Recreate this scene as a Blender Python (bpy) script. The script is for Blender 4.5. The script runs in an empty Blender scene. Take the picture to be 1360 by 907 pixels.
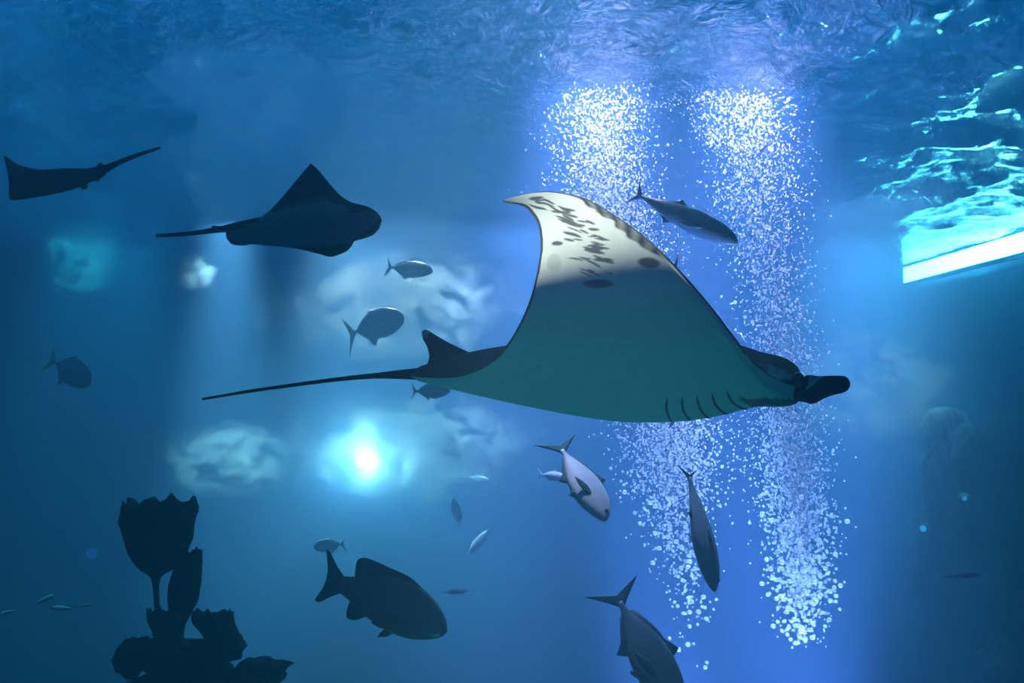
import bpy, bmesh, math, random
import numpy as np
from mathutils import Vector, Matrix, noise

random.seed(7)
np.random.seed(7)
scene = bpy.context.scene
COL = scene.collection

# ------------------------------------------------------------------ camera
F = 1100.0                       # focal length in pixels of the 1360x907 frame
CAM_Z = 9.5                      # camera height above the tank floor
SURF_Z = 12.5                    # water surface
PITCH = math.atan(58.5 / F)      # horizon at y = 512
cam_d = bpy.data.cameras.new('camera')
cam_d.sensor_width = 36.0
cam_d.lens = F / 1360.0 * 36.0
cam_d.clip_start = 0.05
cam_d.clip_end = 200
cam = bpy.data.objects.new('camera', cam_d)
COL.objects.link(cam)
cam.location = (0, 0, CAM_Z)
cam.rotation_euler = (math.pi / 2 + PITCH, 0, 0)
scene.camera = cam


def P(u, v, d):
    """world point seen at pixel (u, v) at distance d along +Y"""
    x, up = (u - 680.0) / F, (453.5 - v) / F
    y = math.cos(PITCH) - math.sin(PITCH) * up
    z = math.sin(PITCH) + math.cos(PITCH) * up
    k = d / y
    return Vector((x * k, d, CAM_Z + z * k))


# ------------------------------------------------------------------ dim hall above the pool
world = bpy.data.worlds.new('world')
scene.world = world
world.use_nodes = True
world.node_tree.nodes['Background'].inputs['Color'].default_value = (0.0, 0.36, 1.0, 1)
world.node_tree.nodes['Background'].inputs['Strength'].default_value = 1.3
SCATTER, SCATTER_COL, PHASE = 0.10, (0.26, 0.52, 1.0, 1), 0.25
ABSORB, ABSORB_COL = 0.20, (0.0, 0.60, 0.90, 1)

# ------------------------------------------------------------------ tank lamps
def spot(name, loc, target, watts, deg, color, blend=0.6, radius=0.25):
    l = bpy.data.lights.new(name, 'SPOT')
    l.energy = watts
    l.color = color
    l.spot_size = math.radians(deg)
    l.spot_blend = blend
    l.shadow_soft_size = radius
    o = bpy.data.objects.new(name, l)
    COL.objects.link(o)
    o.location = loc
    o.rotation_euler = (Vector(target) - Vector(loc)).to_track_quat('-Z', 'Y').to_euler()
    return o


LILAC = (0.72, 0.68, 1.0)
WHITE = (1.0, 0.97, 0.92)
CYAN = (0.55, 0.92, 1.0)
BLUE = (0.35, 0.65, 1.0)
# pendant floodlights above the pool, aimed down, plus added lamps where marked
Z = SURF_Z
LAMPS = [
    # over the two bubble plumes; the two unseen uplights under them are added
    ('floodlight', (0.8, 8.5, Z + 2.6), (1.2, 8.3, 0), 180000, 36, (1.0, 0.44, 0.74), 1.0),
    ('floodlight', (2.4, 8.5, Z + 2.6), (2.7, 8.3, 0), 165000, 34, (1.0, 0.44, 0.74), 1.0),
    ('added_plume_uplight', (1.75, 8.2, 2.0), (1.6, 8.2, 9), 60000, 22, (0.95, 0.45, 0.9), 1.0),
    ('added_plume_uplight', (2.9, 8.2, 2.0), (2.8, 8.2, 9), 75000, 20, (0.95, 0.45, 0.9), 1.0),
    # open water behind the rays
    ('floodlight', (-2.2, 15.2, Z + 5.0), (-2.2, 15.0, 0), 1600000, 40, (1.0, 0.36, 0.30), 1.0),
    ('floodlight', (-3.3, 18.0, Z + 5.0), (-3.3, 18.0, 0), 800000, 34, (1.0, 0.36, 0.30), 1.0),
    ('floodlight', (0.1, 16.0, Z + 5.0), (0.1, 16.0, 0), 680000, 36, (1.0, 0.36, 0.44), 1.0),
    ('floodlight', (6.0, 13.2, Z + 5.0), (5.8, 13.2, 0), 460000, 30, (1.0, 0.42, 0.38), 1.0),
    ('floodlight', (7.6, 17.5, Z + 5.0), (7.4, 17.5, 0), 700000, 34, (0.9, 0.50, 0.46), 1.0),
    ('floodlight', (-8.8, 18.0, Z + 4.0), (-8.8, 18.0, 0), 130000, 44, (0.3, 0.9, 0.85), 1.0),
    ('floodlight', (-3.9, 6.6, Z + 1.4), (-3.9, 6.5, 0), 9000, 16, (0.3, 1.0, 0.8), 1.0),  # added lamp, there to brighten the little turquoise shoal
    ('floodlight', (-5.35, 15.5, Z + 3.0), (-5.35, 15.5, 0), 1000000, 22, (1.0, 0.46, 0.40), 1.0),  # added lamp, there to light the micro-bubble cloud below it
    # over the manta's path
    ('floodlight', (0.15, 2.3, Z + 1.5), (0.15, 2.45, 0), 22000, 18, (1.0, 0.70, 0.57), 0.9),
    # added unseen uplight, fills the rays' bellies with teal light
    ('added_belly_uplight', (-0.5, 3.0, 0.3), (-0.5, 3.6, 9), 1700, 46, (0.0, 1.0, 0.7), 1.0),
]
for a in LAMPS:
    spot(*a)

# ------------------------------------------------------------------ picture settings
vs = scene.view_settings
vs.view_transform = 'Standard'
vs.look = 'None'
vs.exposure = 0.12
vs.gamma = 1.0
vs.use_curve_mapping = False
cy = scene.cycles
cy.use_denoising = True
cy.max_bounces = 6
cy.diffuse_bounces = 2
cy.glossy_bounces = 3
cy.transmission_bounces = 4
cy.volume_bounces = 0
cy.transparent_max_bounces = 24
cy.sample_clamp_indirect = 6.0
cy.sample_clamp_direct = 0.0
cy.caustics_reflective = False
cy.caustics_refractive = False


# ------------------------------------------------------------------ helpers
def material(name):
    m = bpy.data.materials.new(name)
    m.use_nodes = True
    t = m.node_tree
    t.nodes.clear()
    o = t.nodes.new('ShaderNodeOutputMaterial')
    return m, t, o


def nd(t, kind, **kw):
    n = t.nodes.new(kind)
    for k, v in kw.items():
        if k in n.inputs:
            n.inputs[k].default_value = v
        else:
            setattr(n, k, v)
    return n


def simple_mat(name, color, rough=0.6, spec=0.3, var=0.25, scale=6.0, bump=0.0):
    m, t, o = material(name)
    b = nd(t, 'ShaderNodeBsdfPrincipled', Roughness=rough)
    b.inputs['Specular IOR Level'].default_value = spec
    tc = nd(t, 'ShaderNodeTexCoord')
    nz = nd(t, 'ShaderNodeTexNoise', Scale=scale, Detail=5.0)
    t.links.new(tc.outputs['Object'], nz.inputs['Vector'])
    mx = nd(t, 'ShaderNodeMix', data_type='RGBA')
    mx.inputs[6].default_value = tuple(c * (1 - var) for c in color) + (1,)
    mx.inputs[7].default_value = tuple(min(1, c * (1 + var)) for c in color) + (1,)
    t.links.new(nz.outputs['Fac'], mx.inputs[0])
    t.links.new(mx.outputs[2], b.inputs['Base Color'])
    if bump:
        bp = nd(t, 'ShaderNodeBump', Strength=bump, Distance=0.05)
        t.links.new(nz.outputs['Fac'], bp.inputs['Height'])
        t.links.new(bp.outputs[0], b.inputs['Normal'])
    t.links.new(b.outputs[0], o.inputs['Surface'])
    return m


def mesh_obj(name, verts, faces, mats, parent=None, smooth=True, mat_idx=None):
    me = bpy.data.meshes.new(name)
    me.from_pydata([tuple(v) for v in verts], [], faces)
    for m in (mats if isinstance(mats, (list, tuple)) else [mats]):
        me.materials.append(m)
    if smooth:
        me.polygons.foreach_set('use_smooth', [True] * len(me.polygons))
    if mat_idx is not None:
        me.polygons.foreach_set('material_index', mat_idx)
    me.update()
    o = bpy.data.objects.new(name, me)
    COL.objects.link(o)
    if parent is not None:
        o.parent = parent
    return o


def tag(o, label=None, cat=None, group=None, kind=None):
    if label:
        o['label'] = label
    if cat:
        o['category'] = cat
    if group:
        o['group'] = group
    if kind:
        o['kind'] = kind
    return o


def fix_normals(o):
    bm = bmesh.new()
    bm.from_mesh(o.data)
    bmesh.ops.recalc_face_normals(bm, faces=bm.faces)
    bm.to_mesh(o.data)
    bm.free()


# ------------------------------------------------------------------ tank shell
X0, X1, Y0, Y1 = -13.0, 10.0, -1.5, 23.2


def grid(nx, ny, fn):
    vs_ = [fn(i / (nx - 1), j / (ny - 1)) for j in range(ny) for i in range(nx)]
    fs = [(j * nx + i, j * nx + i + 1, (j + 1) * nx + i + 1, (j + 1) * nx + i)
          for j in range(ny - 1) for i in range(nx - 1)]
    return vs_, fs


m_sand = simple_mat('sand', (0.12, 0.13, 0.13), 0.9, 0.1, 0.35, 1.3, 0.6)
m_wall = simple_mat('tank_wall_paint', (0.06, 0.14, 0.24), 0.8, 0.2, 0.4, 0.6, 0.5)


def fbm(x, y, z, o=4):
    return noise.fractal(Vector((x, y, z)), 1.0, 2.0, o)


v, f = grid(90, 90, lambda a, b: (X0 + a * (X1 - X0), Y0 + b * (Y1 - Y0),
                                  0.25 * fbm(a * 9, b * 9, 0) - 0.1))
tag(mesh_obj('floor', v, f, m_sand), kind='structure')
v, f = grid(80, 40, lambda a, b: (X0 + a * (X1 - X0), Y1 + 0.25 * fbm(a * 12, 3, b * 5), b * 13.6 - 0.5))
tag(mesh_obj('wall_back', v, f, m_wall), kind='structure')
v, f = grid(80, 40, lambda a, b: (X0 + 0.25 * fbm(a * 12, 8, b * 5), Y0 + a * (Y1 - Y0), b * 13.6 - 0.5))
tag(mesh_obj('wall_left', v, f, m_wall), kind='structure')
v, f = grid(80, 40, lambda a, b: (X1 + 0.1 * fbm(a * 12, 13, b * 5), Y0 + a * (Y1 - Y0), b * 13.6 - 0.5))
tag(mesh_obj('wall_right', v, f, m_wall), kind='structure')

# added slab out of view, keeps the hall's light off the near water
v = [(x, y, z) for z in (SURF_Z + 2.0, SURF_Z + 2.3) for y in (-3.0, 6.5) for x in (X0 - 1, X1 + 1)]
tag(mesh_obj('added_shade_slab', v, [(0, 2, 3, 1), (4, 5, 7, 6), (0, 1, 5, 4), (1, 3, 7, 5), (3, 2, 6, 7), (2, 0, 4, 6)],
             simple_mat('shade_slab_grey', (0.10, 0.11, 0.12), 0.9, 0.1, 0.2, 2), smooth=False), kind='structure')

# ------------------------------------------------------------------ the water body: rippled top, haze inside
m_surf, t, o = material('water')
gl = nd(t, 'ShaderNodeBsdfGlass', Roughness=0.04, IOR=1.333)
gl.inputs['Color'].default_value = (0.9, 0.97, 1.0, 1)
tr = nd(t, 'ShaderNodeBsdfTransparent')
mix = nd(t, 'ShaderNodeMixShader')
mix.inputs[0].default_value = 0.80
tc = nd(t, 'ShaderNodeTexCoord')
n1 = nd(t, 'ShaderNodeTexNoise', Scale=5.5, Detail=4.0, Roughness=0.6, Distortion=0.8)
t.links.new(tc.outputs['Object'], n1.inputs['Vector'])
bp = nd(t, 'ShaderNodeBump', Strength=1.0, Distance=0.12)
sy = nd(t, 'ShaderNodeSeparateXYZ')
t.links.new(tc.outputs['Object'], sy.inputs[0])
calm = nd(t, 'ShaderNodeMapRange')
calm.inputs[1].default_value, calm.inputs[2].default_value = 9.0, 18.0
calm.inputs[3].default_value, calm.inputs[4].default_value = 1.0, 0.22
t.links.new(sy.outputs['Y'], calm.inputs[0])
hm = nd(t, 'ShaderNodeMath', operation='MULTIPLY')
t.links.new(n1.outputs['Fac'], hm.inputs[0])
t.links.new(calm.outputs[0], hm.inputs[1])
t.links.new(hm.outputs[0], bp.inputs['Height'])
t.links.new(bp.outputs[0], gl.inputs['Normal'])
mir = nd(t, 'ShaderNodeBsdfGlossy', Roughness=0.03)
mir.inputs['Color'].default_value = (0.92, 0.97, 1.0, 1)
t.links.new(bp.outputs[0], mir.inputs['Normal'])
mix2 = nd(t, 'ShaderNodeMixShader')
mix2.inputs[0].default_value = 0.10
t.links.new(mir.outputs[0], mix2.inputs[1])
t.links.new(gl.outputs[0], mix2.inputs[2])
t.links.new(tr.outputs[0], mix.inputs[1])
t.links.new(mix2.outputs[0], mix.inputs[2])
t.links.new(mix.outputs[0], o.inputs['Surface'])
sca = nd(t, 'ShaderNodeVolumeScatter', Density=SCATTER, Anisotropy=PHASE)
sca.inputs['Color'].default_value = SCATTER_COL
ab = nd(t, 'ShaderNodeVolumeAbsorption', Density=ABSORB)
ab.inputs['Color'].default_value = ABSORB_COL
ad = nd(t, 'ShaderNodeAddShader')
t.links.new(sca.outputs[0], ad.inputs[0])
t.links.new(ab.outputs[0], ad.inputs[1])
t.links.new(ad.outputs[0], o.inputs['Volume'])

nx, ny = 330, 340
gx, gy = np.meshgrid(np.linspace(X0 - 0.6, X1 + 0.6, nx), np.linspace(Y0 - 0.6, Y1 + 0.6, ny))
rs = np.random.RandomState(3)
gz = np.zeros_like(gx)
for i in range(70):
    lam = math.exp(rs.uniform(math.log(0.32), math.log(2.6)))
    th = rs.normal(0.5, 0.9)
    k = 2 * math.pi / lam
    amp = 0.038 / k * rs.uniform(0.5, 1.3)
    gz += amp * np.sin(k * (gx * math.cos(th) + gy * math.sin(th)) + rs.uniform(0, 6.28))
gz *= np.clip(1.0 - (gy - 9.0) / 9.0 * 0.78, 0.22, 1.0)
verts = np.stack([gx.ravel(), gy.ravel(), SURF_Z + gz.ravel()], 1).tolist()
idx = np.arange(nx * ny).reshape(ny, nx)
faces = np.stack([idx[:-1, :-1], idx[:-1, 1:], idx[1:, 1:], idx[1:, :-1]], -1).reshape(-1, 4).tolist()
nb = len(verts)
verts += [(X0 - .6, Y0 - .6, -1.2), (X1 + .6, Y0 - .6, -1.2), (X1 + .6, Y1 + .6, -1.2), (X0 - .6, Y1 + .6, -1.2)]
faces.append((nb + 3, nb + 2, nb + 1, nb))
faces.append(tuple([nb, nb + 1] + idx[0, ::-1].tolist()))
faces.append(tuple([nb + 1, nb + 2] + idx[::-1, -1].tolist()))
faces.append(tuple([nb + 2, nb + 3] + idx[-1, :].tolist()))
faces.append(tuple([nb + 3, nb] + idx[:, 0].tolist()))
water = mesh_obj('water', verts, faces, m_surf)
tag(water, 'clear blue water filling the tank under a rippled surface', 'water', kind='stuff')


# ------------------------------------------------------------------ animal helpers
_H = {}


def hermite(xs, ys, x):
    """smooth interpolation of the table (xs, ys) at x; rows of ys may be vectors"""
    key = (id(xs), id(ys))
    if key not in _H:
        X_, Y_ = np.asarray(xs, float), np.asarray(ys, float)
        _H[key] = (X_, Y_, np.gradient(Y_, X_, axis=0), xs, ys)
    X_, Y_, m, _, _ = _H[key]
    i = min(max(int(np.searchsorted(X_, x)) - 1, 0), len(X_) - 2)
    h = X_[i + 1] - X_[i]
    u = (x - X_[i]) / h
    return ((2 * u**3 - 3 * u**2 + 1) * Y_[i] + (u**3 - 2 * u**2 + u) * h * m[i]
            + (-2 * u**3 + 3 * u**2) * Y_[i + 1] + (u**3 - u**2) * h * m[i + 1])


class Disc:
    """A ray's disc: chords from a leading to a trailing edge, strung along the span, with an upper and a lower thickness."""
    def __init__(self, rows, up_tab, low_tab, span_tab, ref_d, camber=0.0):
        rows = sorted(rows)
        self.s = [r[0] for r in rows]
        self.L = [tuple(P(r[1][0], r[1][1], r[3])) for r in rows]
        self.T = [tuple(P(r[2][0], r[2][1], r[3] + (r[4] if len(r) > 4 else 0))) for r in rows]
        self.up_tab, self.low_tab, self.span_tab = up_tab, low_tab, span_tab
        self.k = ref_d / F
        self.camber = camber

        self._lt, self._core = {}, {}
        self.tx = {1: [r[0] for r in up_tab], -1: [r[0] for r in low_tab]}
        self.ty = {1: [r[1] for r in up_tab], -1: [r[1] for r in low_tab]}
        self.sx, self.sy = [r[0] for r in span_tab], [r[1] for r in span_tab]

    def LT(self, s):
        if s not in self._lt:
            self._lt[s] = (Vector(hermite(self.s, self.L, s)), Vector(hermite(self.s, self.T, s)))
        return self._lt[s]

    def mid(self, s, c):
        L, T = self.LT(s)
        return L.lerp(T, c)

    def normal(self, s, c):
        e = 0.012
        ds = self.mid(min(self.s[-1], s + e), c) - self.mid(max(self.s[0], s - e), c)
        L, T = self.LT(max(-0.97, min(0.97, s)))
        n = ds.cross(T - L)
        return n.normalized() if n.length > 1e-9 else Vector((0, 0, 1))

    def point(self, s, c, side):
        """side +1 back, -1 belly"""
        if (c, side) not in self._core:
            self._core[(c, side)] = float(hermite(self.tx[side], self.ty[side], c))
        core = self._core[(c, side)]
        a = abs(s)
        k = float(np.interp(a, self.sx, self.sy))
        w = min(1.0, a / 0.35)
        foil = max(self.ty[side]) * 1.9 * max(0, c) ** 0.55 * max(0, 1 - c) ** 0.9
        th = core * (1 - w) + foil * w
        edge = min(1.0, min(c, 1 - c) / 0.03)
        return self.mid(s, c) + self.nsign * side * self.normal(s, c) * (th * k * self.k * edge)

    def build(self, name, ns, nc, colour, mats):
        self.nsign = 1.0
        n = self.normal(0.0, 0.5)
        self.nsign = 1.0 if self.updir.dot(n) > 0 else -1.0
        ss = np.linspace(self.s[0] + 0.002, self.s[-1] - 0.002, ns) if ns < 150 else np.concatenate([np.linspace(-0.998, 0.5, ns // 2), np.linspace(0.503, 0.998, ns)])
        ns = len(ss)
        cs = (1 - np.cos(np.linspace(0, math.pi, nc))) / 2 * 0.5 + np.linspace(0, 1, nc) * 0.5
        vs_, cols = [], []
        for s in ss:
            ring = [(c, 1) for c in cs] + [(c, -1) for c in cs[-2:0:-1]]
            for c, sd in ring:
                p = self.point(float(s), float(c), sd)
                vs_.append(p)
                cols.append(colour(float(s), float(c), sd, p))
        m = 2 * nc - 2
        fs = [(i * m + j, i * m + (j + 1) % m, (i + 1) * m + (j + 1) % m, (i + 1) * m + j)
              for i in range(ns - 1) for j in range(m)]
        fs.append(tuple(range(m))[::-1])
        fs.append(tuple((ns - 1) * m + j for j in range(m)))
        return vs_, fs, cols


def project(p):
    x, y, z = p[0], p[1], p[2] - CAM_Z
    fwd = y * math.cos(PITCH) + z * math.sin(PITCH)
    up = -y * math.sin(PITCH) + z * math.cos(PITCH)
    return 680 + F * x / fwd, 453.5 - F * up / fwd


def tube_path(pts, rads, n=10, m=40, flat=1.0):
    """tube through world points with smooth radius; returns verts, faces"""
    ts, pp = np.linspace(0, 1, len(pts)), [tuple(p) for p in pts]
    vs_, fs = [], []
    for i in range(m):
        u = i / (m - 1)
        c = Vector(hermite(ts, pp, u))
        a = Vector(hermite(ts, pp, max(0, u - .01)))
        b = Vector(hermite(ts, pp, min(1, u + .01)))
        r = float(np.interp(u, ts, rads))
        d = (b - a).normalized()
        sx = d.cross(Vector((0, 0, 1))).normalized()
        sz = sx.cross(d).normalized()
        for j in range(n):
            th = 2 * math.pi * j / n
            vs_.append(c + sx * (r * flat * math.cos(th)) + sz * (r * math.sin(th)))
    for i in range(m - 1):
        for j in range(n):
            fs.append((i * n + j, i * n + (j + 1) % n, (i + 1) * n + (j + 1) % n, (i + 1) * n + j))
    fs.append(tuple(range(n))[::-1])
    fs.append(tuple((m - 1) * n + j for j in range(n)))
    return vs_, fs


def plate(pts3, normal, thick, name, mat, parent, inv=None):
    """a thin lens-shaped fin from an outline of points; thickest inside, thin at the rim"""
    n = normal.normalized()
    c = sum(pts3, Vector()) / len(pts3)
    vs_, fs = [], []
    m = len(pts3)
    inner = [c.lerp(p, 0.72) for p in pts3]
    vs_ += pts3
    vs_ += [p + n * thick for p in inner] + [p - n * thick for p in inner]
    vs_ += [c + n * thick, c - n * thick]
    for i in range(m):
        j = (i + 1) % m
        fs += [(i, j, m + j, m + i), (j, i, 2 * m + i, 2 * m + j),
               (m + i, m + j, 3 * m), (2 * m + j, 2 * m + i, 3 * m + 1)]
    if inv is not None:
        vs_ = [inv @ v_ for v_ in vs_]
    return mesh_obj(name, vs_, fs, mat, parent)


def smooth_outline(pts, n=6):
    """Catmull-Rom through a closed list of 2-tuples; corner marked by a third entry"""
    out_ = []
    m = len(pts)
    for i in range(m):
        p0, p1, p2, p3 = (np.array(pts[(i + k) % m][:2], float) for k in (-1, 0, 1, 2))
        t1 = np.zeros(2) if len(pts[i]) > 2 else (p2 - p0) / 2
        t2 = np.zeros(2) if len(pts[(i + 1) % m]) > 2 else (p3 - p1) / 2
        for k in range(n):
            u = k / n
            out_.append((2*u**3-3*u**2+1)*p1 + (u**3-2*u**2+u)*t1 + (-2*u**3+3*u**2)*p2 + (u**3-u**2)*t2)
    return [tuple(q) for q in out_]


def px_fin(name, outline, d_fn, thick, mat, root, normal=Vector((0, -1, 0)), inv=None):
    pts = [P(u, v_, d_fn(u, v_)) for u, v_ in smooth_outline(outline)]
    return plate(pts, normal, thick, name, mat, root, inv or root.matrix_world.inverted())


def colour_mat(name, rough=0.55, spec=0.3, var=0.12, scale=25.0):
    """skin whose pigment is stored per vertex, with fine mottling"""
    m, t, o = material(name)
    b = nd(t, 'ShaderNodeBsdfPrincipled', Roughness=rough)
    b.inputs['Specular IOR Level'].default_value = spec
    at = nd(t, 'ShaderNodeVertexColor')
    at.layer_name = 'pigment'
    tc = nd(t, 'ShaderNodeTexCoord')
    nz = nd(t, 'ShaderNodeTexNoise', Scale=scale, Detail=4.0)
    t.links.new(tc.outputs['Object'], nz.inputs['Vector'])
    mr = nd(t, 'ShaderNodeMapRange')
    mr.inputs[3].default_value = 1 - var
    mr.inputs[4].default_value = 1 + var
    t.links.new(nz.outputs['Fac'], mr.inputs[0])
    mx = nd(t, 'ShaderNodeMix', data_type='RGBA', blend_type='MULTIPLY')
    mx.inputs[0].default_value = 1.0
    t.links.new(at.outputs['Color'], mx.inputs[6])
    t.links.new(mr.outputs[0], mx.inputs[7])
    t.links.new(mx.outputs[2], b.inputs['Base Color'])
    t.links.new(b.outputs[0], o.inputs['Surface'])
    return m


def skin_obj(name, verts, faces, cols, mat, origin):
    o = mesh_obj(name, [Vector(v_) - origin for v_ in verts], faces, mat)
    o.location = origin
    at = o.data.color_attributes.new('pigment', 'FLOAT_COLOR', 'POINT')
    at.data.foreach_set('color', np.array([tuple(c) + (1.0,) for c in cols], np.float32).ravel())
    bpy.context.view_layer.update()
    fix_normals(o)
    return o


m_skin = colour_mat('ray_skin', 0.75, 0.06)
m_dark = simple_mat('dark_skin', (0.014, 0.015, 0.017), 0.7, 0.12, 0.3, 20)
m_eye = simple_mat('eye_black', (0.008, 0.008, 0.01), 0.15, 0.6, 0.1, 5)
m_slit = simple_mat('gill_slit_skin', (0.05, 0.06, 0.065), 0.8, 0.1, 0.2, 20)


def ellipsoid(name, c, r, mat, root, axes=None, n=16):
    bm = bmesh.new()
    bmesh.ops.create_uvsphere(bm, u_segments=n, v_segments=n // 2 + 2, radius=1.0)
    inv = root.matrix_world.inverted()
    for v_ in bm.verts:
        q = Vector((v_.co.x * r[0], v_.co.y * r[1], v_.co.z * r[2]))
        if axes is not None:
            q = axes @ q
        v_.co = inv @ (Vector(c) + q)
    me = bpy.data.meshes.new(name)
    bm.to_mesh(me)
    bm.free()
    me.materials.append(mat)
    me.polygons.foreach_set('use_smooth', [True] * len(me.polygons))
    o = bpy.data.objects.new(name, me)
    COL.objects.link(o)
    o.parent = root
    return o


# ------------------------------------------------------------------ manta ray
MD = 3.4
manta_rows = [
    (-1.00, (775, 425), (773, 426), 5.05), (-0.80, (850, 440), (755, 445), 4.85),
    (-0.60, (915, 462), (725, 462), 4.5), (-0.40, (975, 482), (680, 478), 4.1),
    (-0.20, (1034, 503), (612, 490), 3.72), (-0.10, (1062, 511), (575, 497), 3.56),
    (0.00, (1076, 514), (540, 498), 3.40),
    (0.10, (1062, 512), (572, 501), 3.22), (0.20, (1030, 501), (608, 500), 3.03),
    (0.30, (1001, 480), (643, 487), 2.86), (0.40, (977, 449), (667, 466), 2.72),
    (0.50, (943, 405), (688, 434), 2.62), (0.60, (905, 361), (704, 397), 2.57),
    (0.70, (864, 321), (714, 357), 2.57), (0.80, (817, 286), (718, 320), 2.62),
    (0.90, (762, 259), (709, 288), 2.72), (0.96, (712, 255), (692, 273), 2.80),
    (1.00, (668, 266), (667, 268), 2.86)]
manta = Disc(manta_rows,
             [(0, 12), (.05, 34), (.13, 46), (.18, 54), (.42, 56), (.75, 44), (.84, 34), (.94, 18), (1, 5)],
             [(0, 12), (.04, 24), (.13, 28), (.24, 44), (.43, 54), (.70, 37), (.89, 17), (1, 4)],
             [(0, 1), (.08, .97), (.15, .82), (.25, .5), (.35, .3), (.5, .18), (.7, .12), (.9, .07), (1, .03)], MD)
manta.updir = Vector((0, 0, 1))

DARK, PALE = np.array((0.014, 0.015, 0.017)), np.array((0.72, 0.74, 0.70))
_r = random.Random(11)
MARKS = []                        # dark blotches of the wing's underside: (u, v, half length, half height, slope)
for cu, cv, ru, rv, n in [(726, 271, 13, 5, 5), (758, 284, 17, 7, 8), (768, 300, 22, 8, 10), (778, 313, 24, 6, 9),
                          (784, 329, 20, 6, 8), (788, 346, 24, 5, 7), (793, 362, 16, 4, 5), (803, 282, 10, 4, 3)]:
    for _ in range(n):
        MARKS.append((cu + _r.uniform(-ru, ru), cv + _r.uniform(-rv, rv), _r.uniform(5, 12), _r.uniform(0.9, 1.9), _r.uniform(0.05, 0.5)))
MARKS += [(795, 377, 20, 5, 0.0), (740, 324, 7, 3, 0.05), (736, 349, 9, 11, 0.0), (862, 349, 14, 6, 0.1), (712, 263, 9, 2.5, -.1)]


def manta_colour(s, c, side, p):
    u, v_ = project(p)
    if side > 0:
        if 0.0 < s < 0.4 and 1019 < u < 1052 and (v_ - 484) > (u - 1020) * 0.42 and v_ < 504:
            return PALE * 0.9
        return DARK * (1.0 + 0.25 * noise.noise(p * 5))
    col = PALE.copy()
    k = 0.0
    if s > 0:
        wob = noise.noise(Vector((u, v_, 0)) * 0.06) * 2.0
        for (a, b, ru, rv, sl) in (MARKS if s > 0.5 else ()):
            du, dv = u - a, v_ - b
            dv2 = dv - du * sl + wob * 0.8
            q = (du / ru) ** 2 + (dv2 / rv) ** 2
            if q < 1.6:
                k = max(k, min(1.0, (1.6 - q) / 0.9) * (0.22 if rv > 8 else 0.86))
        # dark band along the front margin of the outer wing
        if 0.62 < s < 0.95:
            wid = 0.22 * math.sin((s - 0.62) / 0.33 * math.pi) ** 0.7 * (0.75 + 0.5 * noise.noise(Vector((s * 30, 4, 0))))
            if c < wid:
                st = 0.5 + 0.5 * math.sin(s * 150 + c * 40)
                k = max(k, min(1, (wid - c) / 0.03) * (0.7 + 0.25 * st))
        # shade on the unlit inner wing, put into its colour
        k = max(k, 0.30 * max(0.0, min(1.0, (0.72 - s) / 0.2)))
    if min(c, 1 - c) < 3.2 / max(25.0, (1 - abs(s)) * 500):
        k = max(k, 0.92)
    # dark snout, eye patch and lower jaw
    if abs(s) < 0.3 and c < 0.14:
        if 1046 < u and s >= 0:
            e = ((u - 1060) / 10.0) ** 2 + ((v_ - 503) / 11.0) ** 2
            if e < 1.2:
                k = max(k, 0.96)
        if u > 1070 - (v_ - 500) * 0.25 and v_ > 500:
            k = max(k, 0.95)
        if v_ > 529 and u > 975 + (v_ - 529) * 1.0:
            k = max(k, 0.85)
    return col * (1 - k) + DARK * k


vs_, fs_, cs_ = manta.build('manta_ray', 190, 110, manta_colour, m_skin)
tv, tf = tube_path([P(u, v_, d) for u, v_, d in
                    [(575, 496, 3.40), (540, 497, 3.40), (500, 499, 3.42), (455, 503, 3.44), (400, 510, 3.46), (335, 519, 3.48), (269, 530, 3.5)]],
                   [0.030, 0.022, 0.012, 0.0095, 0.008, 0.007, 0.005], 10, 60)
nb = len(vs_)
vs_ += tv
fs_ += [tuple(i + nb for i in q) for q in tf]
cs_ += [DARK] * len(tv)
M_ORG = P(830, 520, MD)
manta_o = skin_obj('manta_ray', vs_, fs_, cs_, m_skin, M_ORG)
tag(manta_o, 'large manta ray with one raised white wing tip speckled black, gliding past bubble columns', 'manta ray')
df = px_fin('dorsal_fin', [(560, 441, 1), (566, 438), (580, 446), (600, 457), (626, 469, 1), (630, 480, 1), (566, 486, 1), (570, 474), (567, 460), (562, 451)],
            lambda u, v_: 3.40, 0.012, m_dark, manta_o)
m_pale = simple_mat('pale_fin_tip', (0.45, 0.5, 0.48), 0.6, 0.2, 0.2, 20)
px_fin('fin_tip', [(560, 441, 1), (565, 438.5), (570, 442), (568, 449), (563, 450)], lambda u, v_: 3.39, 0.008, m_pale, df, inv=manta_o.matrix_world.inverted())
# the two rolled head fins
inv = manta_o.matrix_world.inverted()
for dep, dv in ((3.20, 0), (3.58, 2)):
    secs = [(1056, 527, 5), (1062, 521, 13), (1070, 517.5, 18.5), (1080, 515.5, 18.5), (1090, 513.5, 14.5), (1102, 511, 12.5), (1116, 509.5, 11),
            (1124, 508.8, 8.5), (1128, 508.5, 3.5)]
    secs = [(a, b + dv, r) for a, b, r in secs]
    tv, tf = tube_path([P(a, b, dep + 0.02 * math.sin(i)) for i, (a, b, r) in enumerate(secs)], [r * dep / F for a, b, r in secs], 14, 40, 0.42)
    cf = mesh_obj('cephalic_fin', [inv @ Vector(q) for q in tv], tf, m_dark, manta_o)
    fix_normals(cf)
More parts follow.
